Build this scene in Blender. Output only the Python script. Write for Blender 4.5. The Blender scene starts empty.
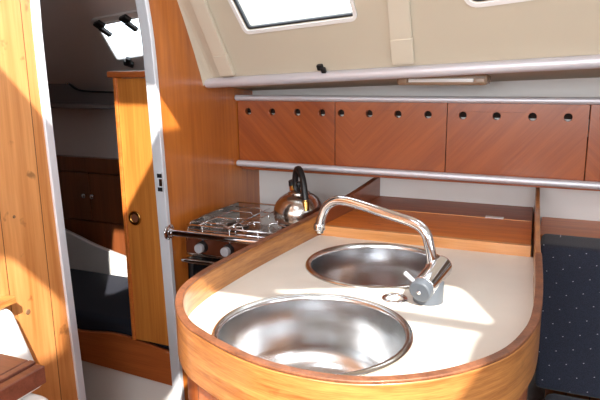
import bpy, bmesh, math
from mathutils import Vector, Matrix
PI = math.pi
C = bpy.context.scene.collection
SC = bpy.context.scene

# ------------------------------------------------------------------ materials
def nt(name):
    m = bpy.data.materials.new(name); m.use_nodes = True
    t = m.node_tree; b = t.nodes['Principled BSDF']
    return m, t, b

def s2l(c):
    return tuple((x/12.92 if x <= .04045 else ((x+.055)/1.055)**2.4) for x in [v/255 for v in c]) + (1,)

def plain(name, rgb, rough=.5, metal=0, coat=0, bump=0, bscale=200, var=0, vscale=8, spec=.5):
    m, t, b = nt(name); N, L = t.nodes, t.links
    b.inputs['Base Color'].default_value = s2l(rgb)
    b.inputs['Roughness'].default_value = rough
    b.inputs['Metallic'].default_value = metal
    b.inputs['Coat Weight'].default_value = coat
    b.inputs['Specular IOR Level'].default_value = spec
    tc = N.new('ShaderNodeTexCoord')
    if var:
        n = N.new('ShaderNodeTexNoise'); n.inputs['Scale'].default_value = vscale; n.inputs['Detail'].default_value = 4
        L.new(tc.outputs['Object'], n.inputs['Vector'])
        r = N.new('ShaderNodeValToRGB')
        c = s2l(rgb)
        r.color_ramp.elements[0].color = tuple(x*(1-var) for x in c[:3]) + (1,)
        r.color_ramp.elements[1].color = tuple(min(1, x*(1+var)) for x in c[:3]) + (1,)
        r.color_ramp.elements[0].position = .3; r.color_ramp.elements[1].position = .7
        L.new(n.outputs['Fac'], r.inputs['Fac']); L.new(r.outputs['Color'], b.inputs['Base Color'])
    if bump:
        n = N.new('ShaderNodeTexNoise'); n.inputs['Scale'].default_value = bscale
        L.new(tc.outputs['Object'], n.inputs['Vector'])
        bp = N.new('ShaderNodeBump'); bp.inputs['Strength'].default_value = bump; bp.inputs['Distance'].default_value = .002
        L.new(n.outputs['Fac'], bp.inputs['Height']); L.new(bp.outputs['Normal'], b.inputs['Normal'])
    return m

def wood(name, dark, light, scale=(45, 45, 2), rot=(0, 0, 0), mirror=None, rough=.3, coat=.5, spots=0, seams=None, contrast=1, band=0):
    """varnished wood: long streaks along the axis with the small scale"""
    m, t, b = nt(name); N, L = t.nodes, t.links
    tc = N.new('ShaderNodeTexCoord'); src = tc.outputs['Object']
    if mirror is not None:
        sx = N.new('ShaderNodeSeparateXYZ'); L.new(src, sx.inputs[0])
        a = N.new('ShaderNodeMath'); a.operation = 'SUBTRACT'; a.inputs[1].default_value = mirror
        L.new(sx.outputs['X'], a.inputs[0])
        a2 = N.new('ShaderNodeMath'); a2.operation = 'ABSOLUTE'; L.new(a.outputs[0], a2.inputs[0])
        cx = N.new('ShaderNodeCombineXYZ'); L.new(a2.outputs[0], cx.inputs['X'])
        L.new(sx.outputs['Y'], cx.inputs['Y']); L.new(sx.outputs['Z'], cx.inputs['Z']); src = cx.outputs[0]
    m1 = N.new('ShaderNodeMapping'); m1.inputs['Rotation'].default_value = rot; L.new(src, m1.inputs['Vector'])
    m2 = N.new('ShaderNodeMapping'); m2.inputs['Scale'].default_value = scale; L.new(m1.outputs[0], m2.inputs['Vector'])
    n1 = N.new('ShaderNodeTexNoise'); n1.inputs['Scale'].default_value = 1; n1.inputs['Detail'].default_value = 6
    n1.inputs['Roughness'].default_value = .6; n1.inputs['Distortion'].default_value = .4
    L.new(m2.outputs[0], n1.inputs['Vector'])
    m3 = N.new('ShaderNodeMapping'); m3.inputs['Scale'].default_value = tuple(s*6 for s in scale); L.new(m1.outputs[0], m3.inputs['Vector'])
    n2 = N.new('ShaderNodeTexNoise'); n2.inputs['Scale'].default_value = 1; n2.inputs['Detail'].default_value = 3
    L.new(m3.outputs[0], n2.inputs['Vector'])
    mx = N.new('ShaderNodeMath'); mx.operation = 'MULTIPLY_ADD'; mx.inputs[1].default_value = .35
    L.new(n2.outputs['Fac'], mx.inputs[0])
    mm = N.new('ShaderNodeMath'); mm.operation = 'MULTIPLY'; mm.inputs[1].default_value = .65
    L.new(n1.outputs['Fac'], mm.inputs[0]); L.new(mm.outputs[0], mx.inputs[2])
    fac = mx.outputs[0]
    if band:      # veneer leaves of slightly different tone laid side by side
        m4 = N.new('ShaderNodeMapping'); m4.inputs['Scale'].default_value = tuple((band if s > 5 else 0) for s in scale)
        L.new(m1.outputs[0], m4.inputs['Vector'])
        n4 = N.new('ShaderNodeTexNoise'); n4.inputs['Scale'].default_value = 1; n4.inputs['Detail'].default_value = 0
        L.new(m4.outputs[0], n4.inputs['Vector'])
        q = N.new('ShaderNodeMath'); q.operation = 'MULTIPLY_ADD'; q.inputs[1].default_value = .3
        q.inputs[2].default_value = -.15; L.new(n4.outputs['Fac'], q.inputs[0])
        ad = N.new('ShaderNodeMath'); ad.operation = 'ADD'; L.new(q.outputs[0], ad.inputs[0]); L.new(fac, ad.inputs[1]); fac = ad.outputs[0]
    r = N.new('ShaderNodeValToRGB')
    w = .16/contrast
    r.color_ramp.elements[0].position = .5-w; r.color_ramp.elements[1].position = .5+w
    r.color_ramp.elements[0].color = s2l(dark); r.color_ramp.elements[1].color = s2l(light)
    L.new(fac, r.inputs['Fac']); col = r.outputs['Color']
    if spots:     # worn dark marks in the varnish
        n3 = N.new('ShaderNodeTexNoise'); n3.inputs['Scale'].default_value = 26; n3.inputs['Detail'].default_value = 3
        L.new(tc.outputs['Object'], n3.inputs['Vector'])
        r3 = N.new('ShaderNodeValToRGB'); r3.color_ramp.elements[0].position = .66; r3.color_ramp.elements[1].position = .74
        L.new(n3.outputs['Fac'], r3.inputs['Fac'])
        k = N.new('ShaderNodeMath'); k.operation = 'MULTIPLY'; k.inputs[1].default_value = spots; L.new(r3.outputs['Color'], k.inputs[0])
        mc = N.new('ShaderNodeMix'); mc.data_type = 'RGBA'; L.new(k.outputs[0], mc.inputs[0])
        L.new(col, mc.inputs[6]); mc.inputs[7].default_value = s2l(tuple(x*.45 for x in dark)); col = mc.outputs[2]
    if seams:     # dark joint lines: (axis, pitch, offset)
        ax, pitch, off = seams
        sx = N.new('ShaderNodeSeparateXYZ'); L.new(tc.outputs['Object'], sx.inputs[0])
        a = N.new('ShaderNodeMath'); a.operation = 'MULTIPLY_ADD'; a.inputs[1].default_value = 1/pitch; a.inputs[2].default_value = off
        L.new(sx.outputs[ax], a.inputs[0])
        fr = N.new('ShaderNodeMath'); fr.operation = 'FRACT'; L.new(a.outputs[0], fr.inputs[0])
        lt = N.new('ShaderNodeMath'); lt.operation = 'LESS_THAN'; lt.inputs[1].default_value = .0016/pitch; L.new(fr.outputs[0], lt.inputs[0])
        mc = N.new('ShaderNodeMix'); mc.data_type = 'RGBA'; L.new(lt.outputs[0], mc.inputs[0])
        L.new(col, mc.inputs[6]); mc.inputs[7].default_value = s2l(tuple(x*.4 for x in dark)); col = mc.outputs[2]
    L.new(col, b.inputs['Base Color'])
    bp = N.new('ShaderNodeBump'); bp.inputs['Strength'].default_value = .12; bp.inputs['Distance'].default_value = .001
    L.new(n2.outputs['Fac'], bp.inputs['Height']); L.new(bp.outputs['Normal'], b.inputs['Normal'])
    b.inputs['Roughness'].default_value = rough; b.inputs['Coat Weight'].default_value = coat; b.inputs['Coat Roughness'].default_value = .18
    return m

M = {}
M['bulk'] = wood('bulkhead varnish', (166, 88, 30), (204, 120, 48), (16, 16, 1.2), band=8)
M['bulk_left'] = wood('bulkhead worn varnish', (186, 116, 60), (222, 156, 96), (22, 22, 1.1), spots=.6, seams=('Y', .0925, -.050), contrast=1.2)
M['cabinet_wood'] = wood('cabinet varnish', (150, 76, 28), (192, 108, 48), (26, 26, 1.2), seams=('X', .05, .3))
M['fiddle'] = wood('oak fiddle', (140, 84, 40), (194, 134, 72), (7, 7, 110), spots=.35, contrast=1.1, rough=.35)
M['fiddle_top'] = wood('fiddle top edge', (92, 54, 34), (140, 88, 58), (40, 40, 40), rough=.45, coat=.2, spots=.5)
M['board'] = wood('dark board', (112, 56, 30), (150, 82, 46), (4, 4, 70))
M['lid'] = wood('locker lid', (182, 88, 26), (220, 128, 44), (3, 60, 60), spots=.4, rough=.45, coat=.15)  # base tone lightened in place of sun falling on the lid
M['lid_back'] = wood('lid back board', (130, 60, 26), (164, 84, 38), (3, 60, 60), spots=.25, rough=.5, coat=.1)
M['strip'] = wood('front strip', (196, 128, 70), (226, 162, 100), (3, 60, 60))
M['shelf_wood'] = wood('seat shelf', (176, 90, 34), (210, 122, 52), (3, 60, 60), rough=.45, coat=.15)
M['fwd_panel'] = wood('hanging locker varnish', (176, 102, 40), (212, 138, 64), (34, 34, 1.0), band=10)
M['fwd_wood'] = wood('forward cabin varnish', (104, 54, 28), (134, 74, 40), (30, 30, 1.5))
M['fascia'] = wood('fascia varnish', (150, 76, 34), (184, 100, 50), (2, 50, 50))
M['table'] = wood('table mahogany', (92, 52, 40), (124, 74, 58), (3, 70, 70), rough=.35)
M['floor'] = wood('floor teak', (120, 80, 50), (150, 102, 66), (2, 40, 40), seams=('Y', .06, 0))
def door_mat(i, rotdeg, mirror):
    return wood('locker veneer %d' % i, (130, 60, 24), (160, 82, 36), (60, 60, 2.2), rot=(0, math.radians(rotdeg), 0), mirror=mirror, band=22, rough=.28)
M['vinyl'] = plain('cream vinyl lining', (192, 182, 163), .55, bump=.15, bscale=900)
M['vinyl_light'] = plain('cream vinyl rib', (204, 195, 177), .5, bump=.1, bscale=900)
M['deck_tan'] = plain('tan deck lining', (180, 168, 146), .6)
M['white_panel'] = plain('white laminate', (212, 208, 206), .35, var=.03)
M['white_hull'] = plain('white hull lining', (214, 212, 210), .5)
M['counter'] = plain('cream laminate', (222, 217, 208), .32, var=.03, vscale=14)
M['grey_lining'] = plain('grey fabric lining', (214, 203, 200), .85)
M['grey_dark'] = plain('dark grey fabric', (128, 119, 120), .9)
M['alu'] = plain('satin aluminium', (226, 228, 234), .35, .35)
M['rail_alu'] = plain('brushed rail aluminium', (208, 208, 216), .4, .4)
M['chrome'] = plain('chrome', (225, 226, 230), .05, 1)
M['chrome_worn'] = plain('worn chrome', (200, 196, 190), .16, 1)
M['brass'] = plain('brass', (186, 140, 76), .25, 1)
M['black'] = plain('black plastic', (22, 22, 24), .4)
M['rubber'] = plain('black gasket', (30, 30, 34), .6)
M['grey_plastic'] = plain('grey mixer enamel', (78, 84, 92), .4, 0)
M['knob_grey'] = plain('silver knob face', (176, 178, 184), .35, .2)
M['clear'] = plain('frosted acrylic', (226, 226, 226), .15)
M['oven_glass'] = plain('dark oven glass', (18, 18, 20), .08)
M['dark_inside'] = plain('dark inside', (46, 30, 22), .9)
M['brown_plug'] = plain('brown plug', (120, 70, 48), .5)
M['white_cloth'] = plain('white cotton', (236, 234, 232), .9, bump=.2, bscale=600)
M['paint_white'] = plain('white gelcoat', (226, 224, 222), .25)
M['tape'] = plain('white sticker', (228, 222, 218), .5)
M['diffuser'] = plain('ribbed lamp cover', (150, 124, 100), .25)
M['panel_brown'] = plain('brown enamel panel', (92, 48, 30), .25, .3)  # brown paints in the wood reflected by the chrome panel
M['plug_wood'] = plain('worn plug wood', (120, 88, 60), .6)
M['burner'] = plain('burner cap', (70, 66, 64), .5, .6)

def steel(name, radial):
    m, t, b = nt(name); N, L = t.nodes, t.links
    b.inputs['Base Color'].default_value = s2l((214, 215, 217)); b.inputs['Metallic'].default_value = 1
    tc = N.new('ShaderNodeTexCoord')
    tg = N.new('ShaderNodeTangent'); tg.direction_type = 'RADIAL'; tg.axis = 'Z'
    L.new(tg.outputs[0], b.inputs['Tangent']); b.inputs['Anisotropic'].default_value = .65
    n = N.new('ShaderNodeTexNoise'); n.inputs['Scale'].default_value = 30; n.inputs['Detail'].default_value = 6
    L.new(tc.outputs['Object'], n.inputs['Vector'])
    r = N.new('ShaderNodeMapRange'); r.inputs[3].default_value = .12; r.inputs[4].default_value = .26
    L.new(n.outputs['Fac'], r.inputs[0]); L.new(r.outputs[0], b.inputs['Roughness'])
    mp = N.new('ShaderNodeMapping'); mp.inputs['Scale'].default_value = (60, 60, 900); L.new(tc.outputs['Object'], mp.inputs['Vector'])
    n2 = N.new('ShaderNodeTexNoise'); n2.inputs['Scale'].default_value = 1; L.new(mp.outputs[0], n2.inputs['Vector'])
    bp = N.new('ShaderNodeBump'); bp.inputs['Strength'].default_value = .06; bp.inputs['Distance'].default_value = .001
    L.new(n2.outputs['Fac'], bp.inputs['Height']); L.new(bp.outputs['Normal'], b.inputs['Normal'])
    return m
M['steel'] = steel('brushed sink steel', True)
M['kettle'] = plain('kettle steel', (196, 190, 184), .2, 1, var=.1, vscale=30)

def fabric():
    m, t, b = nt('navy fabric with pale dashes'); N, L = t.nodes, t.links
    tc = N.new('ShaderNodeTexCoord')
    mp = N.new('ShaderNodeMapping'); mp.inputs['Rotation'].default_value = (0, math.radians(12), 0); L.new(tc.outputs['Object'], mp.inputs['Vector'])
    sx = N.new('ShaderNodeSeparateXYZ'); L.new(mp.outputs[0], sx.inputs[0])
    def math_(op, a, bv=None, c=None):
        n = N.new('ShaderNodeMath'); n.operation = op
        for i, v in enumerate((a, bv, c)):
            if v is None: continue
            if isinstance(v, (int, float)): n.inputs[i].default_value = v
            else: L.new(v, n.inputs[i])
        return n.outputs[0]
    # staggered rows of short dashes
    row = math_('MULTIPLY', sx.outputs['Z'], 1/.026)
    rf = math_('FRACT', row); ri = math_('FLOOR', row)
    half = math_('MULTIPLY', math_('MODULO', math_('ABSOLUTE', ri), 2.0), .5)
    colv = math_('FRACT', math_('ADD', math_('MULTIPLY', sx.outputs['X'], 1/.034), half))
    dz = math_('ABSOLUTE', math_('SUBTRACT', rf, .5)); dx = math_('ABSOLUTE', math_('SUBTRACT', colv, .5))
    mk = math_('MULTIPLY', math_('LESS_THAN', dz, .028), math_('LESS_THAN', dx, .036))
    n = N.new('ShaderNodeTexNoise'); n.inputs['Scale'].default_value = 700; L.new(tc.outputs['Object'], n.inputs['Vector'])
    r = N.new('ShaderNodeValToRGB'); r.color_ramp.elements[0].color = s2l((13, 16, 28)); r.color_ramp.elements[1].color = s2l((32, 38, 58))
    r.color_ramp.elements[0].position = .35; r.color_ramp.elements[1].position = .65
    L.new(n.outputs['Fac'], r.inputs['Fac'])
    mc = N.new('ShaderNodeMix'); mc.data_type = 'RGBA'; L.new(mk, mc.inputs[0]); L.new(r.outputs['Color'], mc.inputs[6])
    mc.inputs[7].default_value = s2l((150, 150, 160)); L.new(mc.outputs[2], b.inputs['Base Color'])
    b.inputs['Roughness'].default_value = .9
    bp = N.new('ShaderNodeBump'); bp.inputs['Strength'].default_value = .3; bp.inputs['Distance'].default_value = .001
    L.new(n.outputs['Fac'], bp.inputs['Height']); L.new(bp.outputs['Normal'], b.inputs['Normal'])
    b.inputs['Sheen Weight'].default_value = .15
    return m
M['navy'] = fabric()
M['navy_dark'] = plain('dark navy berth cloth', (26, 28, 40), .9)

def glass():
    m, t, b = nt('window acrylic'); N, L = t.nodes, t.links
    N.remove(b); o = N['Material Output']
    tr = N.new('ShaderNodeBsdfTransparent'); tr.inputs[0].default_value = (.93, .95, .97, 1)
    gl = N.new('ShaderNodeBsdfGlossy'); gl.inputs['Roughness'].default_value = .03
    mx = N.new('ShaderNodeMixShader'); mx.inputs[0].default_value = .06
    L.new(tr.outputs[0], mx.inputs[1]); L.new(gl.outputs[0], mx.inputs[2]); L.new(mx.outputs[0], o.inputs['Surface'])
    return m
M['glass'] = glass()

# ------------------------------------------------------------------ builders
def tag(o, label=None, cat=None, group=None, kind=None):
    if label: o['label'] = label
    if cat: o['category'] = cat
    if group: o['group'] = group
    if kind: o['kind'] = kind
    return o

def thing(name, loc, label, cat, group=None):
    o = bpy.data.objects.new(name, None); C.objects.link(o); o.location = loc; o.empty_display_size = .05
    return tag(o, label, cat, group)

def wloc(o):
    v = Vector(o.location); p = o.parent
    while p: v += Vector(p.location); p = p.parent
    return v

def link(name, me, mat, parent=None, smooth=False, bevel=0, origin=None):
    o = bpy.data.objects.new(name, me)
    C.objects.link(o)
    if mat is not None:
        for x in (mat if isinstance(mat, (list, tuple)) else [mat]): me.materials.append(x)
    if parent is not None:
        me.transform(Matrix.Translation(-wloc(parent))); o.parent = parent
    elif origin is not None:
        me.transform(Matrix.Translation(-Vector(origin))); o.location = origin
    if smooth:
        for p in me.polygons: p.use_smooth = True
    if bevel:
        b = o.modifiers.new('Bevel', 'BEVEL'); b.width = bevel; b.segments = 3; b.limit_method = 'ANGLE'
        for p in me.polygons: p.use_smooth = True
        w = o.modifiers.new('WN', 'WEIGHTED_NORMAL'); w.keep_sharp = True
    return o

def obj(name, bm, mat, parent=None, smooth=False, bevel=0, kind=None, origin=None):
    bmesh.ops.recalc_face_normals(bm, faces=bm.faces)
    me = bpy.data.meshes.new(name); bm.to_mesh(me); bm.free()
    o = link(name, me, mat, parent, smooth, bevel, origin)
    if kind: o['kind'] = kind
    return o

def box(bm, lo, hi, mat=None):
    vs = [bm.verts.new(((lo, hi)[i][0], (lo, hi)[j][1], (lo, hi)[k][2])) for i in (0, 1) for j in (0, 1) for k in (0, 1)]
    for f in ((0, 1, 3, 2), (4, 6, 7, 5), (0, 4, 5, 1), (2, 3, 7, 6), (0, 2, 6, 4), (1, 5, 7, 3)):
        bm.faces.new([vs[i] for i in f])
    return bm
def B(lo, hi): return box(bmesh.new(), lo, hi)

def hexa(bm, c):   # 8 corners: bottom 4 then top 4, same winding
    v = [bm.verts.new(p) for p in c]
    for f in ((0, 1, 2, 3), (4, 7, 6, 5), (0, 4, 5, 1), (1, 5, 6, 2), (2, 6, 7, 3), (3, 7, 4, 0)):
        bm.faces.new([v[i] for i in f])
    return bm

def tube(bm, pts, r, seg=12, cap=True, closed=False):
    pts = [Vector(p) for p in pts]; n = len(pts)
    rs = r if isinstance(r, (list, tuple)) else [r]*n
    rings = []; up = None
    for i, p in enumerate(pts):
        if closed: d = (pts[(i+1) % n]-pts[i-1]).normalized()
        else: d = (pts[min(i+1, n-1)]-pts[max(i-1, 0)]).normalized()
        if up is None:
            up = Vector((0, 0, 1)) if abs(d.z) < .9 else Vector((1, 0, 0))
        s = d.cross(up).normalized(); u = s.cross(d).normalized(); up = u
        rings.append([bm.verts.new(p+(s*math.cos(a)+u*math.sin(a))*rs[i]) for a in [2*PI*k/seg for k in range(seg)]])
    m = n if closed else n-1
    for i in range(m):
        a, b = rings[i], rings[(i+1) % n]
        for k in range(seg): bm.faces.new((a[k], a[(k+1) % seg], b[(k+1) % seg], b[k]))
    if cap and not closed:
        bm.faces.new(rings[0][::-1]); bm.faces.new(rings[-1])
    return bm
def T(pts, r, seg=12, **k): return tube(bmesh.new(), pts, r, seg, **k)

def lathe(bm, prof, loc, axis=(0, 0, 1), seg=48, closed=False):
    """prof: (radius, height) pairs turned about axis"""
    q = Vector((0, 0, 1)).rotation_difference(Vector(axis).normalized()); loc = Vector(loc)
    rings = []
    for r, h in prof:
        if r < 1e-6: rings.append([bm.verts.new(loc+q @ Vector((0, 0, h)))])
        else: rings.append([bm.verts.new(loc+q @ Vector((r*math.cos(2*PI*k/seg), r*math.sin(2*PI*k/seg), h))) for k in range(seg)])
    m = len(rings) if closed else len(rings)-1
    for i in range(m):
        a, b = rings[i], rings[(i+1) % len(rings)]
        for k in range(seg):
            k2 = (k+1) % seg
            if len(a) == 1 and len(b) == 1: continue
            if len(a) == 1: bm.faces.new((a[0], b[k2], b[k]))
            elif len(b) == 1: bm.faces.new((a[k], a[k2], b[0]))
            else: bm.faces.new((a[k], a[k2], b[k2], b[k]))
    return bm
def LA(prof, loc, axis=(0, 0, 1), seg=48, **k): return lathe(bmesh.new(), prof, loc, axis, seg, **k)

def smooth_path(pts, sub=6, closed=False):
    pts = [Vector(p) for p in pts]; n = len(pts); out = []
    g = lambda i: pts[i % n] if closed else pts[min(max(i, 0), n-1)]
    for i in range(n if closed else n-1):
        p0, p1, p2, p3 = g(i-1), g(i), g(i+1), g(i+2)
        for k in range(sub):
            t = k/sub
            out.append(.5*((2*p1)+(p2-p0)*t+(2*p0-5*p1+4*p2-p3)*t*t+(-p0+3*p1-3*p2+p3)*t**3))
    if not closed: out.append(pts[-1])
    return out

def circle(c, r, n=40): return [(c[0]+r*math.cos(2*PI*k/n), c[1]+r*math.sin(2*PI*k/n)) for k in range(n)]
def rrect(x0, y0, x1, y1, r, n=6):
    out = []
    for cx, cy, a0 in ((x1-r, y1-r, 0), (x0+r, y1-r, 90), (x0+r, y0+r, 180), (x1-r, y0+r, 270)):
        for k in range(n+1):
            a = math.radians(a0+90*k/n); out.append((cx+r*math.cos(a), cy+r*math.sin(a)))
    return out

def plate(name, outer, holes, thick, mtx, mat, parent=None, kind=None, bevel=0, origin=None):
    """flat sheet with cut-outs: outline in local xy, thickness from z = 0 down to -thick"""
    cu = bpy.data.curves.new('tmp', 'CURVE'); cu.dimensions = '2D'; cu.fill_mode = 'BOTH'; cu.extrude = thick/2
    for loop in [outer]+list(holes):
        s = cu.splines.new('POLY'); s.points.add(len(loop)-1)
        for p, q in zip(s.points, loop): p.co = (q[0], q[1], 0, 1)
        s.use_cyclic_u = True
    o = bpy.data.objects.new('tmp', cu); C.objects.link(o)
    dg = bpy.context.evaluated_depsgraph_get(); dg.update()
    me = bpy.data.meshes.new_from_object(o.evaluated_get(dg)); me.name = name
    bpy.data.objects.remove(o); bpy.data.curves.remove(cu)
    bm = bmesh.new(); bm.from_mesh(me)
    bmesh.ops.remove_doubles(bm, verts=bm.verts, dist=1e-6)
    bmesh.ops.translate(bm, verts=bm.verts, vec=(0, 0, -thick/2))
    bmesh.ops.transform(bm, matrix=mtx, verts=bm.verts)
    bmesh.ops.recalc_face_normals(bm, faces=bm.faces)
    me.materials.clear(); bm.to_mesh(me); bm.free()
    r = link(name, me, mat, parent, bevel=bevel, origin=origin)
    if kind: r['kind'] = kind
    return r

def frame_m(o, ex, ey):
    ex = Vector(ex).normalized(); ey = Vector(ey); ey = (ey-ex*ey.dot(ex)).normalized(); ez = ex.cross(ey)
    return Matrix(((ex.x, ey.x, ez.x, o[0]), (ex.y, ey.y, ez.y, o[1]), (ex.z, ey.z, ez.z, o[2]), (0, 0, 0, 1)))
XY = lambda z: Matrix.Translation((0, 0, z))
YZ = lambda x: frame_m((x, 0, 0), (0, 1, 0), (0, 0, 1))      # local x = Y, local y = Z, normal = +X
XZ = lambda y: frame_m((0, y, 0), (1, 0, 0), (0, 0, 1))      # normal = -Y

# ------------------------------------------------------------------ key dimensions (boat axes: X aft, Y outboard, Z up)
XB = -.914          # aft face of the cross bulkhead
ZF, ZR = .22, 1.95  # cabin sole and coachroof
ZC = .92            # worktop
ZT = .97            # top of fiddle
YH = 1.73           # hull lining

# ------------------------------------------------------------------ room shell
obj('floor', B((-2.3, -1.32, ZF-.03), (1.5, 1.8, ZF)), M['floor'], kind='structure')

# cross bulkhead with the doorway
DOOR = [(.921, ZF), (.906, .45), (.899, .631), (.886, 1.0), (.878, 1.30), (.878, 1.44), (.888, 1.56), (.925, 1.68), (.985, 1.745), (1.06, 1.75),
        (1.125, 1.70), (1.165, 1.60), (1.191, 1.47), (1.207, 1.34), (1.221, 1.0), (1.241, .45), (1.249, ZF)]
dp = [(p.x, p.y) for p in smooth_path([(a, b, 0) for a, b in DOOR], 4)]
top_ = [i for i, q in enumerate(dp) if q[0] >= .985-1e-6][0]
left = [(-1.3, ZF)] + dp[:top_+1] + [(.985, ZR), (-1.3, ZR)]
right = [(.985, ZR)] + dp[top_:] + [(1.80, ZF), (1.80, 1.26), (1.455, 1.283), (1.055, ZR)]
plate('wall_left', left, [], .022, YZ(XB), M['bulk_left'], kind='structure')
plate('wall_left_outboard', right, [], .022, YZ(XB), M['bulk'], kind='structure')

def strip_along(pts2, off, w, x0, x1, name, mat):
    """channel trim following the doorway edge"""
    bm = bmesh.new(); n = len(pts2); rings = []
    for i, p in enumerate(pts2):
        a = Vector(pts2[max(i-1, 0)]); b = Vector(pts2[min(i+1, n-1)]); d = (b-a).normalized(); nrm = Vector((-d.y, d.x))*off
        pi = Vector(p)-nrm*.002; po = Vector(p)+nrm*w
        rings.append([bm.verts.new((x1, pi.x, pi.y)), bm.verts.new((x1, po.x, po.y)), bm.verts.new((x0, po.x, po.y)), bm.verts.new((x0, pi.x, pi.y))])
    for i in range(n-1):
        for k in range(4): bm.faces.new((rings[i][k], rings[i][(k+1) % 4], rings[i+1][(k+1) % 4], rings[i+1][k]))
    bm.faces.new(rings[0]); bm.faces.new(rings[-1][::-1])
    return obj(name, bm, mat, bevel=.002, kind='structure')
mid = len(dp)//2
strip_along(dp[:mid+1], 1, .017, XB-.026, XB+.005, 'trim_1', M['alu'])
tr = strip_along(dp[mid:], 1, .012, XB-.024, XB+.005, 'trim_2', M['alu'])
# strike plate in the outboard jamb
sp = thing('strike_plate', (XB-.012, 1.209, 1.03), 'small metal strike plate with dark slots in the white doorway trim', 'strike plate')
obj('plate', B((XB-.009, 1.2080, 1.024), (XB+.0052, 1.2120, 1.074)), M['alu'], sp)
for z0 in (1.027, 1.061):
    obj('slot', B((XB-.007, 1.2070, z0), (XB+.0058, 1.2090, z0+.010)), M['black'], sp)
obj('latch_slot', B((XB-.002, 1.2070, 1.040), (XB+.0060, 1.2085, 1.058)), M['chrome_worn'], sp)

for py_, pz_, pr_, lb in ((.781, .875, .0055, 'round wooden plug in the bulkhead above the dark table corner'), (.774, 1.062, .003, 'small dark screw plug high on the bulkhead left of the doorway')):
    pgm = obj('wood_plug', LA([(0, .0012), (pr_*.8, .0012), (pr_, .0004), (pr_, 0), (0, 0)], (XB, py_, pz_), (1, 0, 0), 24), M['plug_wood'], origin=(XB, py_, pz_))
    tag(pgm, lb, 'plug', 'wooden plugs in the bulkhead')
# cabin side (leans inboard) with two windows
P1 = Vector((-.914, 1.445, 1.283)); P2 = Vector((.042, 1.36, 1.329)); P3 = Vector((-.914, 1.324, 1.488))
CS = frame_m(P1, P2-P1, P3-P1); CSI = CS.inverted()
def cs(p): v = CSI @ Vector(p); return (v.x, v.y)
WB = [cs((-.744, 1.362, 1.408)), cs((-.462, 1.331, 1.430))]
w1 = [(WB[0][0]+.004, WB[0][1]+.004), (WB[1][0]+.006, WB[1][1]-.001), (WB[1][0]+.002, WB[1][1]+.17), (WB[0][0]-.018, WB[0][1]+.17)]
def round_poly(pts, r, n=5):
    out = []
    m = len(pts)
    for i in range(m):
        p0, p1, p2 = Vector(pts[i-1]), Vector(pts[i]), Vector(pts[(i+1) % m])
        a = p1+(p0-p1).normalized()*r; b = p1+(p2-p1).normalized()*r
        for k in range(n+1):
            t = k/n; q = a*(1-t)**2+p1*2*t*(1-t)+b*t*t; out.append((q.x, q.y))
    return out
def grow(pts, d):
    out = []
    m = len(pts); sg = 1 if sum(pts[i-1][0]*pts[i][1]-pts[i][0]*pts[i-1][1] for i in range(m)) > 0 else -1
    for i in range(m):
        a, b = Vector(pts[i-1]), Vector(pts[(i+1) % m]); t = (b-a).normalized(); nr = Vector((t.y, -t.x))*sg
        q = Vector(pts[i])+nr*d; out.append((q.x, q.y))
    return out
WA = cs((-.204, 1.308, 1.442)); WC = cs((-.127, 1.302, 1.449))
dr = (Vector(WC)-Vector(WA)).normalized()
w2a = Vector(WA); w2b = w2a+dr*.34
w2 = [tuple(w2a), tuple(w2b), (w2b.x+.01, w2b.y+.15), (w2a.x-.016, w2a.y+.15)]
W1 = round_poly(w1, .009); W2 = round_poly(w2, .02)
L = 2.35; H = .80
plate('wall_back_upper', [(0, -.004), (L, .02), (L, H), (0, H)], [W1, W2], .03, CS, M['vinyl'], kind='structure')
for i, W in ((1, W1), (2, W2)):
    fr = plate('window_%d' % i, grow(W, .009), [W], .004, CS @ Matrix.Translation((0, 0, .004)), M['paint_white'], kind='structure')
    plate('gasket', grow(W, .001), [grow(W, -.004)], .012, CS @ Matrix.Translation((0, 0, -.004)), M['rubber'], fr)
    plate('pane', grow(W, .004), [], .004, CS @ Matrix.Translation((0, 0, -.030)), M['glass'], fr)

# vinyl ribs on the cabin side
def rib(px, w, h0, h1, name, lean=0, mat='vinyl_light', t=.008):
    pts = [(px, h0), (px+w, h0), (px+w+lean, h1), (px+lean, h1)]
    return plate(name, pts, [], t, CS @ Matrix.Translation((0, 0, t)), M[mat], kind='structure', bevel=.003)
a = cs((-.876, 1.415, 1.331)); b_ = cs((-.863, 1.322, 1.486))
rib(.062, .042, .030, .80, 'trim_3', lean=.01, t=.013)
a = cs((-.380, 1.389, 1.322)); rib(a[0], .050, .028, .80, 'trim_4', lean=.10)
# cap pieces at the foot of each rib
rib(.061, .044, .024, .085, 'trim_5', t=.0145, lean=.001)
rib(a[0]-.001, .052, .022, .085, 'trim_6', t=.0095, lean=.008)
# cove between the bulkhead and the cabin side
bm = bmesh.new(); ring = []
for y in (.006, .80):
    r0 = []
    for k in range(7):
        an = k/6*PI/2; r0.append(bm.verts.new(CS @ Vector((.034*(1-math.sin(an)), y, .034*(1-math.cos(an))))))
    r0.append(bm.verts.new(CS @ Vector((0, y, 0))))
    ring.append(r0)
for k in range(8): bm.faces.new((ring[0][k], ring[0][(k+1) % 8], ring[1][(k+1) % 8], ring[1][k]))
obj('trim_7', bm, M['vinyl'], smooth=False, kind='structure')

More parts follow.
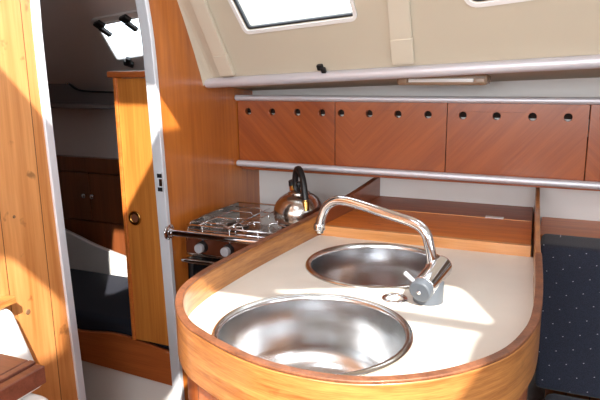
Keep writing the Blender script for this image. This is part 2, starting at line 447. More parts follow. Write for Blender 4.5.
# side deck underside and hull lining
bm = bmesh.new()
hexa(bm, [(XB, 1.445, 1.281), (1.5, 1.23, 1.397), (1.5, 1.71, 1.34), (XB, 1.71, 1.252), (XB, 1.445, 1.315), (1.5, 1.23, 1.43), (1.5, 1.71, 1.37), (XB, 1.71, 1.29)])
obj('ceiling_side_deck', bm, M['deck_tan'], kind='structure')
obj('wall_back_strip', B((XB, 1.70, 1.225), (1.5, 1.72, 1.36)), M['white_hull'], kind='structure')
obj('wall_back', B((XB, YH, ZF), (1.5, YH+.02, 1.06)), M['white_panel'], kind='structure')

def round_poly_pts(p): return round_poly(p, .015)
# coachroof with unseen openings shaped to cast the sun patches; the rest of the shell behind the camera
HB = rrect(-.72, .188, -.365, .612, .03)
HC = [(.06, -.55), (.615, -.55), (.612, -.09), (.628, .0), (.575, .10), (.53, .165), (.50, .17), (.13, -.02), (.06, -.05)]
HD = round_poly_pts([(-.27, -.62), (-.085, -.62), (-.085, -.25), (-.13, -.175), (-.18, -.11), (-.27, -.105)])
plate('ceiling', [(XB, -1.32), (1.5, -1.32), (1.5, 1.08), (XB, 1.08)], [HB, HC, HD], .03, XY(ZR+.03), M['white_hull'], kind='structure')
def sun_opening(nm, H_, bar=None, label=None):  # frame round a roof opening added for its sun patch
    fr = plate(nm, grow(H_, .03), [H_], .012, XY(ZR), M['alu'], kind='structure')
    if bar: obj('glazing_bar', B(*bar), M['alu'], fr)
    return fr
sun_opening('window_3', HB)
sun_opening('window_4', HC, ((.06, -.020, ZR-.012), (.625, -.006, ZR+.02)))  # unseen bar throws the stripe shadow on the worktop
sun_opening('window_5', HD)
fill_openings = [rrect(-.8, 1.30, -.08, 1.75, .04), rrect(.08, 1.30, .8, 1.75, .04)]  # openings added in the unseen wall to bring in fill light
plate('wall_front', [(XB, ZF), (1.5, ZF), (1.5, ZR), (XB, ZR)], fill_openings, .02, frame_m((0, -1.30, 0), (1, 0, 0), (0, 0, 1)), M['white_hull'], kind='structure')
COMP = rrect(-.45, .95, .35, 1.85, .05)
plate('wall_right', [(-1.32, ZF), (1.75, ZF), (1.75, ZR), (-1.32, ZR)], [COMP], .02, frame_m((1.5, 0, 0), (0, 1, 0), (0, 0, 1)), M['white_hull'], kind='structure')

# ------------------------------------------------------------------ forward cabin
XF = XB-.022
obj('wall_forward_end', B((-2.32, .15, ZF), (-2.3, 1.8, 1.97)), M['grey_lining'], kind='structure')
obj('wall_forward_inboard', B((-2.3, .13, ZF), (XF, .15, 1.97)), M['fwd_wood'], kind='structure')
obj('wall_forward_outboard', B((-2.3, 1.74, ZF), (XF, 1.76, 1.25)), M['grey_lining'], kind='structure')
obj('ceiling_forward', B((-2.3, .15, 1.95), (XF, .79, 1.97)), M['grey_lining'], kind='structure')
FS = frame_m((0, 1.75, 1.25), (1, 0, 0), (0, -.7, .5)); FSI = FS.inverted()
def fs(p): v = FSI @ Vector(p); return (v.x, v.y)
fq = [fs((-1.351, 1.602, 1.356)), fs((-1.203, 1.586, 1.367)), fs((-1.075, 1.434, 1.476)), fs((-1.298, 1.457, 1.459))]
fh = round_poly(fq, .022)
plate('ceiling_forward_slope', [(-2.3, 0), (XF, 0), (XF, 1.235), (-2.3, 1.235)], [fh], .02, FS, M['grey_lining'], kind='structure')
fw = plate('window_6', grow(fh, .018), [round_poly(grow(fq, -.004), .020)], .010, FS @ Matrix.Translation((0, 0, .008)), M['grey_lining'], kind='structure', bevel=.003)
plate('inner_frame', round_poly(grow(fq, .001), .022), [round_poly(grow(fq, -.010), .016)], .014, FS @ Matrix.Translation((0, 0, .010)), M['paint_white'], fw)
plate('pane', grow(fh, .002), [], .005, FS @ Matrix.Translation((0, 0, -.014)), M['glass'], fw)
def dog(u, v, ang):
    root = FS @ Vector((u, v, .012))
    bm = bmesh.new(); mt = FS @ Matrix.Translation((u, v, .010)) @ Matrix.Rotation(ang, 4, 'Z')
    box(bm, (-.016, -.012, 0), (.016, .012, .012)); box(bm, (-.007, .006, .006), (.009, .044, .018))
    bmesh.ops.transform(bm, matrix=mt, verts=bm.verts)
    o = obj('hatch_latch', bm, M['black'], fw, bevel=.003)
dog(-1.272, .366, PI+.35); dog(-1.165, .384, PI+.35); dog(-1.300, .178, -.6)

# curved fabric panel with its snap
fp = thing('fabric_panel', (-1.7, 1.735, 1.22), 'dark grey fabric panel with a curved top on the forward cabin wall', 'fabric panel')
pts = smooth_path([(-1.90, 1.20, 0), (-1.88, 1.30, 0), (-1.80, 1.325, 0), (-1.72, 1.315, 0), (-1.67, 1.278, 0), (-1.62, 1.252, 0), (-1.50, 1.246, 0)], 5)
pts = [(p.x, p.y) for p in pts]+[(-1.38, 1.244), (-1.38, 1.20)]
plate('panel', pts, [], .006, XZ(1.715), M['grey_dark'], fp)
tp = smooth_path([(x, 1.709, z) for x, z in pts[:-1]], 1)
obj('piping', T(tp, .0035, 8), M['rubber'], fp, smooth=True)
obj('snap', LA([(0, 0), (.007, 0), (.006, .004), (0, .005)], (-1.672, 1.708, 1.276), (0, -1, 0), 16), M['chrome'], fp, smooth=True)
obj('trim_8', B((-2.3, 1.66, 1.190), (XF-.002, 1.74, 1.206)), M['grey_dark'], kind='structure', bevel=.004)

# low cupboard with two knobs
cu = thing('forward_cupboard', (-1.6, 1.70, .5), 'dark wooden cupboard with two small knobs on the far side of the forward cabin', 'cupboard')
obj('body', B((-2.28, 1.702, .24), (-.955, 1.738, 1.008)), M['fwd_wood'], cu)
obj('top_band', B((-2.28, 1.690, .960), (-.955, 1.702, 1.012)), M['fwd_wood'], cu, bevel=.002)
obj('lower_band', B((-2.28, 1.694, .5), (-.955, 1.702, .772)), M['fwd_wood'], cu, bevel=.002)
for x0, x1, kx in ((-1.86, -1.597, -1.614), (-1.593, -1.33, -1.576)):
    d = obj('door', B((x0, 1.690, .778), (x1, 1.702, .955)), M['fwd_wood'], cu, bevel=.003)
    obj('knob', LA([(0, 0), (.004, 0), (.004, .008), (.009, .012), (.009, .016), (0, .019)], (kx, 1.690, .872), (0, -1, 0), 20), M['chrome'], d, smooth=True)

# white moulded edge of the berth, berth cushion, fascia, step
bp = smooth_path([(-2.2, .86, 0), (-1.9, .81, 0), (-1.644, .741, 0), (-1.53, .706, 0), (-1.35, .668, 0), (-1.15, .635, 0), (-.96, .62, 0)], 4)
bt = thing('berth', (-1.5, 1.4, ZF), 'white moulded berth with a curved varnished front board in the dark forward cabin', 'berth')
plate('liner', [(p.x, p.y) for p in bp]+[(-.96, .499), (-2.2, .499)], [], .02, XZ(1.62), M['paint_white'], bt)
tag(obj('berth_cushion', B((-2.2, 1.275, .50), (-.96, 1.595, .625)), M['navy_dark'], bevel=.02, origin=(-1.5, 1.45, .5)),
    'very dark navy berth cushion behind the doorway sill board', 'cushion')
fa = smooth_path([(-2.2, .560, 0), (-1.5, .570, 0), (-1.27, .578, 0), (-1.147, .591, 0), (-1.063, .585, 0), (-.945, .568, 0)], 4)
plate('front_board', [(p.x, p.y) for p in fa]+[(-.945, .473), (-1.27, .487), (-2.2, .50)], [], .016, XZ(1.25), M['fascia'], bt)
obj('base', B((-2.2, 1.268, ZF), (-.945, 1.64, .499)), M['paint_white'], bt, bevel=.01)

# hanging locker beyond the doorway
hl = thing('hanging_locker', (-1.0, 1.25, .56), 'tall varnished locker with a finger ring just beyond the doorway', 'locker')
obj('side_panel', B((-1.062, 1.252, .590), (XF-.001, 1.268, 1.300)), M['fwd_panel'], hl)
obj('body', B((-1.058, 1.268, .63), (XF-.001, 1.60, 1.296)), M['fwd_panel'], hl)
obj('edge_strip', B((-1.070, 1.246, .588), (-1.060, 1.27, 1.302)), M['shelf_wood'], hl, bevel=.002)
obj('top_moulding', B((-1.082, 1.238, 1.302), (XF-.001, 1.61, 1.318)), M['fascia'], hl, bevel=.004)
rg = obj('finger_ring', LA([(.0175, 0), (.020, .002), (.018, .005), (.012, .004), (.011, -.001), (.0175, -.001)], (-1.033, 1.2515, .939), (0, -1, 0), 28, closed=True), M['brass'], hl, smooth=True)
obj('ring_recess', LA([(0, .0005), (.0125, .0005), (.0125, -.0005), (0, -.0005)], (-1.033, 1.2512, .939), (0, -1, 0), 24), M['brown_plug'], rg)

# ------------------------------------------------------------------ overhead lockers and rails
YL = 1.60
ol = thing('overhead_locker', (-.1, YL, 1.02), 'long reddish veneered overhead locker with vent holes between two aluminium rails', 'locker')
obj('body', B((XB+.001, YL+.030, 1.028), (1.45, 1.698, 1.227)), M['dark_inside'], ol)  # dark colour stands in for shade behind the vent holes
obj('lining_lip', B((XB+.001, YL+.022, 1.15), (1.45, YL+.029, 1.1905)), M['white_hull'], ol)  # white strip painted in for the lit lower crescent of each vent hole
obj('top_board', B((XB+.001, YL+.004, 1.228), (1.45, 1.698, 1.234)), M['lid_back'], ol)
obj('bottom_board', B((XB+.001, YL+.016, 1.020), (1.45, 1.728, 1.027)), M['lid_back'], ol)
DX = [(-.912, -.604), (-.602, -.2955), (-.2935, .037), (.039, .35)]
HX = [(-.877, -.798, -.718, -.642), (-.585, -.504, -.424, -.344), (-.255, -.172, -.088, -.008), (.07, .15, .23, .31)]
for i, ((x0, x1), hx) in enumerate(zip(DX, HX)):
    mat = door_mat(i, (45, -45, -42, 45)[i], (None, (x0+x1)/2, None, None)[i])
    d = plate('locker_door', [(x0, 1.028), (x1, 1.028), (x1, 1.232), (x0, 1.232)], [circle((h, 1.197), .0098, 20) for h in hx if x0 < h-.011 and h+.011 < x1], .014, XZ(YL), mat, ol, bevel=.0015)
def rail(name, a, b, r, parent=None):
    return obj(name, T([a, b], r, 20), M['rail_alu'], parent, smooth=False, bevel=.003)
rail('lower_rail', (XB+.002, YL-.012, 1.043), (1.45, YL-.012, 1.032), .0095, ol)
rail('upper_rail', (XB+.002, YL-.010, 1.237), (1.45, YL-.010, 1.237), .0085, ol)
t_ = Vector((1.4, 1.24, 1.392))
hr = thing('handrail', (-.914, 1.44, 1.283), 'thick aluminium handrail along the lower edge of the cream cabin side', 'handrail')
rail('tube', (XB+.002, 1.437, 1.283), (1.4, 1.437+(-.085/.956)*2.314, 1.283+(.043/.956)*2.314), .0135, hr)

# small black hook on the cabin side
hk = thing('window_clip', tuple(CS @ Vector(cs((-.562, 1.40, 1.322))+(0,))), 'small black clip on the cream cabin side above the handrail', 'clip')
u, v = cs((-.562, 1.402, 1.322))
bm = bmesh.new(); box(bm, (-.009, -.004, 0), (.006, .010, .010)); bmesh.ops.transform(bm, matrix=CS @ Matrix.Translation((u, v, .0)), verts=bm.verts)
obj('base', bm, M['black'], hk, bevel=.002)
bm = bmesh.new(); box(bm, (.002, -.010, .006), (.014, .004, .014)); bmesh.ops.transform(bm, matrix=CS @ Matrix.Translation((u, v, .0)), verts=bm.verts)
obj('tongue', bm, M['black'], hk, bevel=.002)

# strip lamp under the side deck
sl = thing('strip_lamp', (-.27, 1.54, 1.30), 'slim strip lamp with ribbed cover under the side deck', 'lamp')
obj('housing', B((-.400, 1.49, 1.276), (-.186, 1.56, 1.302)), M['diffuser'], sl, bevel=.006)
bm = bmesh.new(); box(bm, (-.370, 1.484, 1.283), (-.216, 1.490, 1.292)); obj('tube_cover', bm, M['clear'], sl, bevel=.002)
for x0 in (-.395, -.212): obj('end_cap', B((x0, 1.483, 1.281), (x0+.022, 1.490, 1.293)), M['diffuser'], sl, bevel=.002)

# ------------------------------------------------------------------ worktop
prof = [(-.515, 1.728, 1.003), (-.530, 1.53, .987), (-.552, 1.33, .974), (-.572, 1.10, .970), (-.578, .95, .970), (-.576, .86, .970), (-.561, .785, .97), (-.528, .727, .97),
        (-.484, .680, .97), (-.436, .651, .97), (-.366, .621, .97), (-.30, .606, .97), (-.223, .609, .97), (-.158, .636, .97), (-.100, .684, .97),
        (-.056, .748, .97), (-.034, .82, .97), (-.026, .90, .97), (-.030, 1.05, .97), (-.046, 1.30, .978), (-.060, 1.55, .996), (-.070, 1.728, 1.012)]
path = smooth_path(prof, 5)
def band(name, z0f, z1f, off_in, off_out, mat, parent, bev=0, sub=None, rng=None):
    pts = path if rng is None else path[rng[0]:rng[1]]
    bm = bmesh.new(); rings = []
    for i, p in enumerate(pts):
        a = pts[max(i-1, 0)]; b = pts[min(i+1, len(pts)-1)]; d = (b-a); d.z = 0; d.normalize(); nr = Vector((-d.y, d.x, 0))   # towards the inside
        pi = p+nr*off_in; po = p-nr*off_out
        z0, z1 = z0f(p), z1f(p)
        rings.append([bm.verts.new((pi.x, pi.y, z0)), bm.verts.new((pi.x, pi.y, z1)), bm.verts.new((po.x, po.y, z1)), bm.verts.new((po.x, po.y, z0))])
    for i in range(len(rings)-1):
        for k in range(4): bm.faces.new((rings[i][k], rings[i][(k+1) % 4], rings[i+1][(k+1) % 4], rings[i+1][k]))
    bm.faces.new(rings[0]); bm.faces.new(rings[-1][::-1])
    return obj(name, bm, mat, parent, bevel=bev)
wk = thing('worktop', (-.30, 1.0, ZC-.03), 'cream galley worktop with rounded end and raised varnished wooden edge', 'worktop')
inner = [(p.x, p.y) for p in path]
SINK = [(-.344, .812), (-.346, 1.166)]
outl = [q for q in inner if q[1] < 1.34]
outl = outl + [(outl[-1][0], 1.336), (outl[0][0], 1.336)]
plate('surface', outl, [circle(SINK[0], .147, 64), circle(SINK[1], .1405, 64)]+[circle((-.262, .994), .014, 20)], .024, XY(ZC), M['counter'], wk)
band('fiddle', lambda p: .888, lambda p: p.z-.004, .006, .006, M['fiddle'], wk, .003, rng=(10, len(path)-12))
band('fiddle_cap', lambda p: p.z-.0045, lambda p: p.z, .0060, .0064, M['fiddle_top'], wk, .0015, rng=(10, len(path)-12))

# galley cabinet under the worktop
gc = thing('galley_cabinet', (-.30, 1.0, ZF), 'varnished round-fronted galley cabinet of upright slats under the worktop', 'cabinet')
band('front', lambda p: ZF, lambda p: .886, .012, -.006, M['cabinet_wood'], gc, rng=(11, len(path)-13))
obj('back_panel', B((-.535, 1.315, ZF), (-.07, 1.33, .886)), M['cabinet_wood'], gc)

# boxed locker outboard of the worktop
lk = thing('side_locker', (-.30, 1.53, ZC-.03), 'wooden lidded locker behind the sinks against the white hull panel', 'locker')
obj('front_strip', B((-.540, 1.336, .889), (-.058, 1.352, .944)), M['strip'], lk, bevel=.002)
bm = bmesh.new(); hexa(bm, [(-.540, 1.3525, .925), (-.060, 1.3525, .925), (-.070, 1.563, .925), (-.520, 1.563, .925), (-.540, 1.3525, .943), (-.060, 1.3525, .943), (-.070, 1.563, .943), (-.520, 1.563, .943)])
obj('lid', bm, M['lid'], lk, bevel=.0015)
bm = bmesh.new(); hexa(bm, [(-.520, 1.567, .925), (-.070, 1.567, .925), (-.078, 1.729, .925), (-.506, 1.729, .925), (-.520, 1.567, .944), (-.070, 1.567, .944), (-.078, 1.729, .944), (-.506, 1.729, .944)])
obj('back_board', bm, M['lid_back'], lk, bevel=.0015)
band('left_board', lambda p: .888, lambda p: p.z, .008, .008, M['board'], lk, .002, rng=(0, 11))
band('right_board', lambda p: .888, lambda p: p.z, .005, .005, M['fiddle'], lk, .002, rng=(len(path)-13, len(path)))
obj('carcase', B((-.50, 1.37, ZF), (-.09, 1.725, .92)), M['cabinet_wood'], lk)
obj('hinge_strip', B((-.515, 1.5635, .93), (-.072, 1.5665, .9442)), M['strip'], lk)
st = obj('sticker', B((-.182, 1.556, .9447), (-.138, 1.574, .9465)), M['tape'], origin=(-.155, 1.567, .9445))
tag(st, 'small white sticker beside the hinge line of the wooden locker lid', 'sticker')

# ------------------------------------------------------------------ sinks
def sink(c, label, k):
    s = thing('round_sink', (c[0], c[1], ZC-.14), label, 'sink', 'round steel sinks in the worktop')
    pr = [(.1405, .0045), (.1385, .001), (.1375, -.006), (.1360, -.050), (.1330, -.085), (.124, -.108), (.108, -.124), (.085, -.131), (.040, -.134), (.024, -.1345)]
    pr = [(r*k, h) for r, h in pr]
    pr2 = [(r+.002, h-.0015) for r, h in pr][::-1]
    obj('bowl', LA(pr+pr2, (c[0], c[1], ZC), seg=96, closed=True), M['steel'], s, smooth=True)
    rim = [(.1405, .0042), (.1435, .0058), (.1475, .0052), (.1500, .0028), (.1508, .0002), (.1405, .0002)]
    rim = [(r*k, h) for r, h in rim]
    obj('rim', LA(rim, (c[0], c[1], ZC), seg=96, closed=True), M['chrome_worn'], s, smooth=True)
    d = obj('drain', LA([(0, -.1375), (.012, -.1372), (.018, -.1350), (.0235, -.1325), (.027, -.1330), (.027, -.139), (0, -.139)], (c[0], c[1], ZC), seg=40), M['chrome'], s, smooth=True)
    bm = bmesh.new()
    for k in range(8):
        a = k*PI/4; lathe(bm, [(0, .0006), (.0016, .0006), (.0016, 0), (0, 0)], (c[0]+.007*math.cos(a), c[1]+.007*math.sin(a), ZC-.1373), seg=8)
    obj('drain_holes', bm, M['black'], d)
    return s
sink(SINK[0], 'near round steel sink in the rounded end of the cream worktop', 1.035)
sink(SINK[1], 'far round steel sink under the chrome spout of the tap', .99)

# plug hole ring between the sinks
pg = thing('worktop_ring', (-.262, .994, ZC), 'small chrome ring set in the worktop beside the tap base', 'ring')
obj('ring', LA([(.0150, .001), (.018, .0035), (.022, .0030), (.0240, .0003), (.0150, .0003)], (-.262, .994, ZC), seg=40, closed=True), M['chrome'], pg, smooth=True)
obj('plug', LA([(0, -.012), (.0138, -.012), (.0138, -.016), (0, -.016)], (-.262, .994, ZC), seg=30), M['brown_plug'], pg)

# ------------------------------------------------------------------ mixer tap
fx, fy = -.206, 1.008
fa_ = thing('mixer_tap', (fx, fy, ZC), 'chrome swan-neck mixer tap with grey base standing between the sinks', 'tap')
obj('base', LA([(0, 0), (.0255, 0), (.0262, .001), (.0262, .036), (.024, .040), (0, .040)], (fx, fy, ZC), seg=48), M['grey_plastic'], fa_, smooth=False, bevel=.0015)
ax = Vector((.020, .088, .024)).normalized(); p0 = Vector((-.212, .962, .9505))
obj('barrel', LA([(0, .016), (.0185, .016), (.0200, .018), (.0200, .090), (.0175, .096), (0, .098)], p0, ax, 48), M['chrome'], fa_, bevel=.001)
cap = obj('lever_cap', LA([(0, 0), (.0175, 0), (.0197, .002), (.0200, .015), (0, .015)], p0, ax, 48), M['grey_plastic'], fa_, bevel=.001)
obj('cap_button', LA([(0, -.003), (.003, -.0025), (.0045, 0), (0, 0)], p0, ax, 20), M['chrome'], cap, smooth=True)
lv0 = p0+ax*.010
obj('lever', T([lv0+Vector((-.013, 0, .012)), lv0+Vector((-.030, -.002, .027))], [.0034, .0040], 14), M['knob_grey'], fa_, smooth=False, bevel=.001)
sp_ = [(-.206, 1.033, .965), (-.207, 1.033, .985), (-.212, 1.033, 1.012), (-.220, 1.035, 1.034), (-.240, 1.041, 1.048), (-.291, 1.057, 1.056), (-.350, 1.076, 1.0645),
       (-.385, 1.087, 1.068), (-.412, 1.095, 1.065), (-.433, 1.101, 1.050), (-.445, 1.105, 1.027), (-.449, 1.107, 1.012)]
obj('spout', T(smooth_path(sp_, 6), .0092, 24), M['chrome'], fa_, smooth=True)
obj('collar', LA([(0, 0), (.0125, 0), (.0125, .010), (.0105, .013), (0, .013)], (-.206, 1.033, .966), seg=32), M['chrome'], fa_, bevel=.001)
obj('nozzle', LA([(0, 0), (.0095, 0), (.0120, .002), (.0120, .012), (.0105, .014), (0, .015)], (-.4505, 1.1075, .999), (.05, -.02, 1), 32), M['chrome'], fa_, bevel=.0008)
obj('nozzle_tip', LA([(0, 0), (.0080, 0), (.0085, .006), (0, .006)], (-.4508, 1.1077, .9935), (.05, -.02, 1), 24), M['chrome_worn'], fa_)

# ------------------------------------------------------------------ stove
SX0, SX1, SY0, SY1, SZ = -.898, -.608, 1.28, 1.545, .898
sv = thing('gas_stove', (-.75, 1.45, ZF+.1), 'small steel two-burner gas stove with oven between bulkhead and worktop', 'stove')
obj('oven_body', B((SX0, SY0+.012, .50), (SX1, SY1, .858)), M['chrome_worn'], sv, bevel=.004)
cp = obj('control_panel', B((SX0, SY0, .852), (SX1, SY0+.014, .896)), M['panel_brown'], sv, bevel=.002)
obj('panel_edge', B((SX0, SY0-.002, .894), (SX1, SY0+.016, SZ)), M['chrome_worn'], sv, bevel=.002)
obj('panel_lower_edge', B((SX0, SY0-.003, .846), (SX1, SY0+.014, .853)), M['chrome_worn'], sv, bevel=.002)
for kx in (-.845, -.768, -.691):
    kb = obj('knob', LA([(0, .012), (.0135, .012), (.0145, .009), (.0155, 0), (0, 0)], (kx, SY0, .873), (0, -1, 0), 28), M['black'], sv, bevel=.001)
    obj('knob_face', LA([(0, .024), (.0110, .024), (.0120, .0225), (.0120, .012), (0, .012)], (kx, SY0, .873), (0, -1, 0), 28), M['knob_grey'], kb, bevel=.0008)
od = obj('oven_door', B((SX0+.004, SY0-.004, .52), (SX1-.004, SY0+.011, .838)), M['oven_glass'], sv, bevel=.003)
obj('oven_handle', T([(SX0+.002, SY0-.022, .838), (SX1-.004, SY0-.022, .838)], .006, 14), M['chrome_worn'], od, bevel=.001)
for x in (SX0+.01, SX1-.012): obj('handle_bracket', B((x-.004, SY0-.022, .834), (x+.004, SY0-.003, .842)), M['chrome_worn'], od)
obj('hob_tray', B((SX0, SY0+.014, .885), (SX1, SY1, SZ)), M['chrome_worn'], sv, bevel=.003)
ep = [(SY0-.012, .888), (SY0-.012, .916), (SY0+.006, .936), (SY0+.09, .938), (SY1-.010, .935), (SY1-.006, .888)]
plate('splash_plate', ep, [], .002, YZ(-.882), M['chrome_worn'], sv)
bm = bmesh.new()
for z in (.918, .93):
    tube(bm, [(SX0+.012, SY0-.008, z), (SX1, SY0-.008, z)], .0022, 8)
for x in (-.84, -.76, -.68): tube(bm, [(x, SY0-.008, SZ-.01), (x, SY0-.008, .93)], .0022, 8)
obj('fiddle_rail', bm, M['chrome'], sv, smooth=True)
obj('rear_rail', T([(SX0+.012, SY1-.01, .935), (SX1, SY1-.01, .935)], .0025, 8), M['chrome'], sv, smooth=True)
for cx_, cy_ in ((-.815, 1.40), (-.665, 1.455)):
    br = obj('burner', LA([(0, .010), (.020, .010), (.024, .008), (.024, .005), (.034, .003), (.036, 0), (0, 0)], (cx_, cy_, SZ), seg=32), M['burner'], sv, smooth=True)
    bm = bmesh.new()
    for k in range(4):
        a = k*PI/2+.5; c_, s_ = math.cos(a), math.sin(a)
        tube(bm, [(cx_+c_*.070, cy_+s_*.070, SZ+.001), (cx_+c_*.066, cy_+s_*.066, SZ+.0125), (cx_+c_*.018, cy_+s_*.018, SZ+.0125)], .0022, 8)
    tube(bm, [(cx_+.045*math.cos(2*PI*k/28), cy_+.045*math.sin(2*PI*k/28), SZ+.0125) for k in range(28)], .002, 8, closed=True)
    obj('pan_support', bm, M['chrome'], sv, smooth=True)
bm = bmesh.new()     # wire pan clamps across the hob
for y in (1.31, 1.37, 1.455, 1.51):
    pts = [(SX0+.02, y, SZ+.030), (-.80, y+.004, SZ+.029), (-.79, y, SZ+.020), (-.765, y, SZ+.019), (-.745, y, SZ+.029), (-.738, y-.004, SZ+.018)]
    tube(bm, pts, .0021, 8)
for x in (-.86, -.775): tube(bm, [(x, SY0, SZ+.0285), (x, SY1-.02, SZ+.0285)], .002, 8)
obj('pan_clamp', bm, M['chrome'], sv, smooth=True)

# grab bar in front of the stove
gb = thing('grab_bar', (XB, 1.23, .918), 'chrome grab bar on a round flange running from the bulkhead in front of the stove', 'grab bar')
obj('flange', LA([(0, 0), (.021, 0), (.021, .003), (.016, .006), (.011, .007), (.010, .014), (0, .014)], (XB+.001, 1.23, .918), (1, 0, 0), 32), M['chrome'], gb, smooth=False, bevel=.001)
obj('bar', T([(XB+.006, 1.23, .918), (-.592, 1.23, .919)], .0085, 20), M['chrome'], gb, bevel=.001)

# kettle
kx, ky, kz = -.659, 1.475, SZ+.016
kt = thing('kettle', (kx, ky, kz), 'rounded stainless kettle with black arched handle on the stove', 'kettle')
KS = 1.12
obj('body', LA([(0, 0), (.060, 0), (.067, .003), (.070, .012), (.0705, .022), (.069, .036), (.063, .051), (.052, .064), (.040, .072), (.030, .0755), (0, .0755)], (kx, ky, kz), seg=64), M['kettle'], kt, smooth=True)
ld = obj('lid', LA([(.030, .075), (.031, .078), (.026, .081), (.012, .084), (0, .085)], (kx, ky, kz), seg=40), M['kettle'], kt, smooth=True)
obj('lid_knob', LA([(0, .083), (.004, .083), (.004, .091), (.009, .097), (.009, .104), (.005, .108), (0, .108)], (kx, ky, kz), seg=24), M['black'], ld, smooth=True)
hd = Vector((.66, -.75, 0)).normalized()
def hp(s, z): v = Vector((kx, ky, kz))+hd*s; return (v.x, v.y, kz+z)
arch = [hp(-.032, .070), hp(-.034, .095), hp(-.030, .122), hp(-.016, .138), hp(.004, .141), hp(.022, .131), hp(.040, .110), hp(.050, .084), hp(.056, .062)]
obj('handle', T(smooth_path(arch, 5), .0088, 16), M['black'], kt, smooth=True)
obj('handle_ferrule', T([hp(.0545, .068), hp(.061, .040)], .0088, 16), M['brass'], kt, bevel=.001)
obj('handle_ferrule', T([hp(-.032, .074), hp(-.034, .062)], .0085, 16), M['brass'], kt, bevel=.001)
sdir = Vector((-.86, .25, 0)).normalized(); b0 = Vector((kx, ky, kz))
spt = [b0+sdir*.048+Vector((0, 0, .058)), b0+sdir*.058+Vector((0, 0, .078)), b0+sdir*.062+Vector((0, 0, .090))]
spt = [Vector((kx-.024, ky+.020, kz+.066)), Vector((kx-.030, ky+.026, kz+.082)), Vector((kx-.033, ky+.029, kz+.092))]
sp2 = obj('spout', T(spt, [.014, .010, .009], 20), M['brass'], kt, smooth=False, bevel=.001)
obj('whistle', T([spt[2]-Vector((0, 0, .002)), spt[2]+Vector((-.002, -.004, .012))], [.0105, .008], 16), M['black'], sp2, bevel=.001)

# ------------------------------------------------------------------ settee aft of the galley
se = thing('settee', (.6, 1.3, ZF), 'varnished wooden settee frame with a shelf behind the navy backrest', 'settee')
obj('shelf', B((-.0535, 1.535, .900), (1.4, 1.728, .920)), M['shelf_wood'], se, bevel=.002)
def cushion(name, c, mat, label, cat, bev=.02):
    bm = hexa(bmesh.new(), c)
    bmesh.ops.subdivide_edges(bm, edges=bm.edges, cuts=3, use_grid_fill=True)
    return tag(obj(name, bm, mat, bevel=bev, origin=c[0]), label, cat)
cushion('backrest_cushion', [(-.030, 1.298, .642), (1.3, 1.298, .642), (1.3, 1.40, .600), (-.030, 1.40, .600), (-.046, 1.440, .921), (1.3, 1.440, .921), (1.3, 1.53, .928), (-.046, 1.53, .928)],
        M['navy'], 'navy backrest cushion with pale dashes against the worktop side', 'cushion', .011)
cushion('seat_cushion', [(-.010, .72, .50), (1.3, .72, .50), (1.3, 1.40, .50), (-.010, 1.40, .50), (-.010, .72, .628), (1.3, .72, .628), (1.3, 1.31, .636), (-.010, 1.31, .636)],
        M['navy'], 'navy seat cushion in the corner below the backrest', 'cushion', .02)
obj('base', B((-.008, .74, ZF), (1.3, 1.72, .499)), M['cabinet_wood'], se, bevel=.004)
obj('back_board', hexa(bmesh.new(), [(-.010, 1.41, .50), (1.3, 1.41, .50), (1.3, 1.425, .50), (-.010, 1.425, .50), (-.010, 1.538, .899), (1.3, 1.538, .899), (1.3, 1.553, .899), (-.010, 1.553, .899)]), M['cabinet_wood'], se)

# ------------------------------------------------------------------ table at lower left
tb_ = thing('folding_table', (-.80, .35, ZF), 'dark mahogany folding table leaf with two grooves at the lower left', 'table')
obj('leaf', B((-.905, -.20, .862), (-.748, .630, .880)), M['table'], tb_, bevel=.002)
obj('edge_leaf', B((-.746, -.20, .858), (-.734, .631, .880)), M['table'], tb_, bevel=.0015)
obj('edge_leaf', B((-.732, -.20, .848), (-.714, .630, .877)), M['table'], tb_, bevel=.002)
obj('under_leaf', B((-.905, -.20, .842), (-.733, .622, .8575)), M['table'], tb_, bevel=.002)
obj('pedestal', B((-.86, -.06, ZF), (-.78, .0, .842)), M['table'], tb_, bevel=.004)
bm = hexa(bmesh.new(), [(-.911, .645, .751), (-.850, .645, .751), (-.850, .752, .751), (-.911, .752, .751), (-.911, .645, .922), (-.885, .645, .922), (-.885, .728, .905), (-.911, .730, .908)])
pl = obj('pillow', bm, M['white_cloth'], bevel=.024, origin=(-.89, .68, .751))
tag(pl, 'white pillow leaning on the bulkhead behind the dark table', 'pillow')
tag(obj('wooden_ledge', B((XB+.0005, .45, .912), (-.890, .739, .925)), M['fiddle'], bevel=.002, origin=(-.9, .6, .91)), 'thin wooden ledge on the bulkhead above the white pillow', 'ledge')
tag(obj('seat_cushion', B((-.910, .30, .601), (-.818, .735, .750)), M['white_cloth'], bevel=.02, origin=(-.85, .5, .6)), 'white bench cushion under the dark folding table', 'cushion')
be = thing('bench', (-.85, .5, ZF), 'wooden bench under the white cushion at the lower left', 'bench')
obj('base', B((-.910, .30, ZF), (-.83, .725, .60)), M['bulk'], be)

# ------------------------------------------------------------------ light
sun = bpy.data.lights.new('sun', 'SUN'); sun.energy = 15; sun.angle = math.radians(.6); sun.color = (1, .95, .86)
so = bpy.data.objects.new('sun', sun); C.objects.link(so)
so.rotation_euler = Vector((-.45, .60, -.66)).to_track_quat('-Z', 'Y').to_euler()
w = bpy.data.worlds.new('World'); SC.world = w; w.use_nodes = True
wn = w.node_tree.nodes; wl = w.node_tree.links
bg = wn['Background']; bg.inputs['Strength'].default_value = 7.0; bg.inputs['Color'].default_value = (.88, .95, 1, 1)

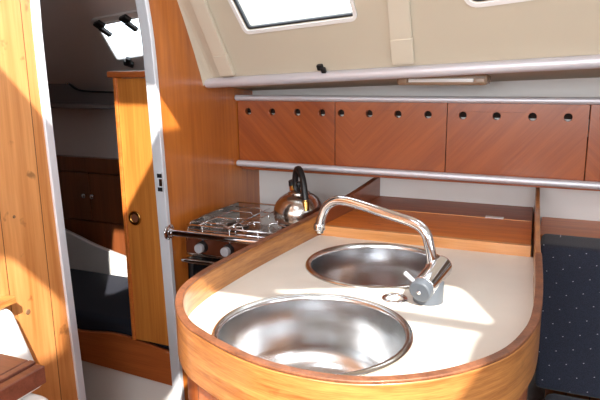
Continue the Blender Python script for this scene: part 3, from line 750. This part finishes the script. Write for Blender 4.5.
FILL = 16
def portal(name, loc, d, sx, sy, power=0, col=(.95, .98, 1)):
    l = bpy.data.lights.new(name, 'AREA'); l.shape = 'RECTANGLE'; l.size = sx; l.size_y = sy
    o = bpy.data.objects.new(name, l); C.objects.link(o); o.location = loc
    o.rotation_euler = Vector(d).to_track_quat('-Z', 'Y').to_euler()
    if power: l.energy = power; l.color = col
    else: l.cycles.is_portal = True
    return o
portal('sky_portal', (-.54, .41, ZR+.05), (0, 0, -1), .42, .42)
portal('sky_portal', (.34, -.18, ZR+.05), (0, 0, -1), .62, .80)
portal('sky_portal', (-.19, -.36, ZR+.05), (0, 0, -1), .2, .55)
portal('sky_portal', (1.53, -.05, 1.40), (-1, 0, 0), .95, .95)
portal('window_daylight', (-.44, -1.335, 1.525), (0, 1, -.12), .70, .44, FILL)  # added lamp, fill from behind the camera
portal('window_daylight', (.44, -1.335, 1.525), (0, 1, -.12), .70, .44, FILL)  # second added fill lamp
c1 = CS @ Vector(((w1[0][0]+w1[1][0])/2, w1[0][1]+.085, -.04)); nrm = (CS.to_3x3() @ Vector((0, 0, 1)))
portal('sky_portal', c1, nrm, .30, .19)

# ------------------------------------------------------------------ camera
cam = bpy.data.cameras.new('camera'); co = bpy.data.objects.new('camera', cam); C.objects.link(co)
cam.sensor_width = 36; cam.lens = 610/600*36; cam.clip_start = .01
p = math.radians(12.2); r = math.radians(-.7); yaw = math.radians(24)
def pit(v): x, y, z = v; return Vector((x, math.cos(p)*y+math.sin(p)*z, -math.sin(p)*y+math.cos(p)*z))
right_ = pit((math.cos(r), 0, math.sin(r))); up_ = pit((-math.sin(r), 0, math.cos(r))); fwd = pit((0, 1, 0))
Rz = Matrix.Rotation(yaw, 3, 'Z')
right_, up_, fwd = Rz @ right_, Rz @ up_, Rz @ fwd
co.matrix_world = Matrix(((right_.x, up_.x, -fwd.x, 0), (right_.y, up_.y, -fwd.y, 0), (right_.z, up_.z, -fwd.z, 1.32), (0, 0, 0, 1)))
SC.camera = co

vs = SC.view_settings
vs.view_transform = 'Standard'; vs.look = 'None'; vs.gamma = 1; vs.use_curve_mapping = False; vs.exposure = -.15
SC.cycles.use_denoising = True
SC.cycles.max_bounces = 10; SC.cycles.diffuse_bounces = 6; SC.cycles.glossy_bounces = 5
SC.cycles.sample_clamp_indirect = 6
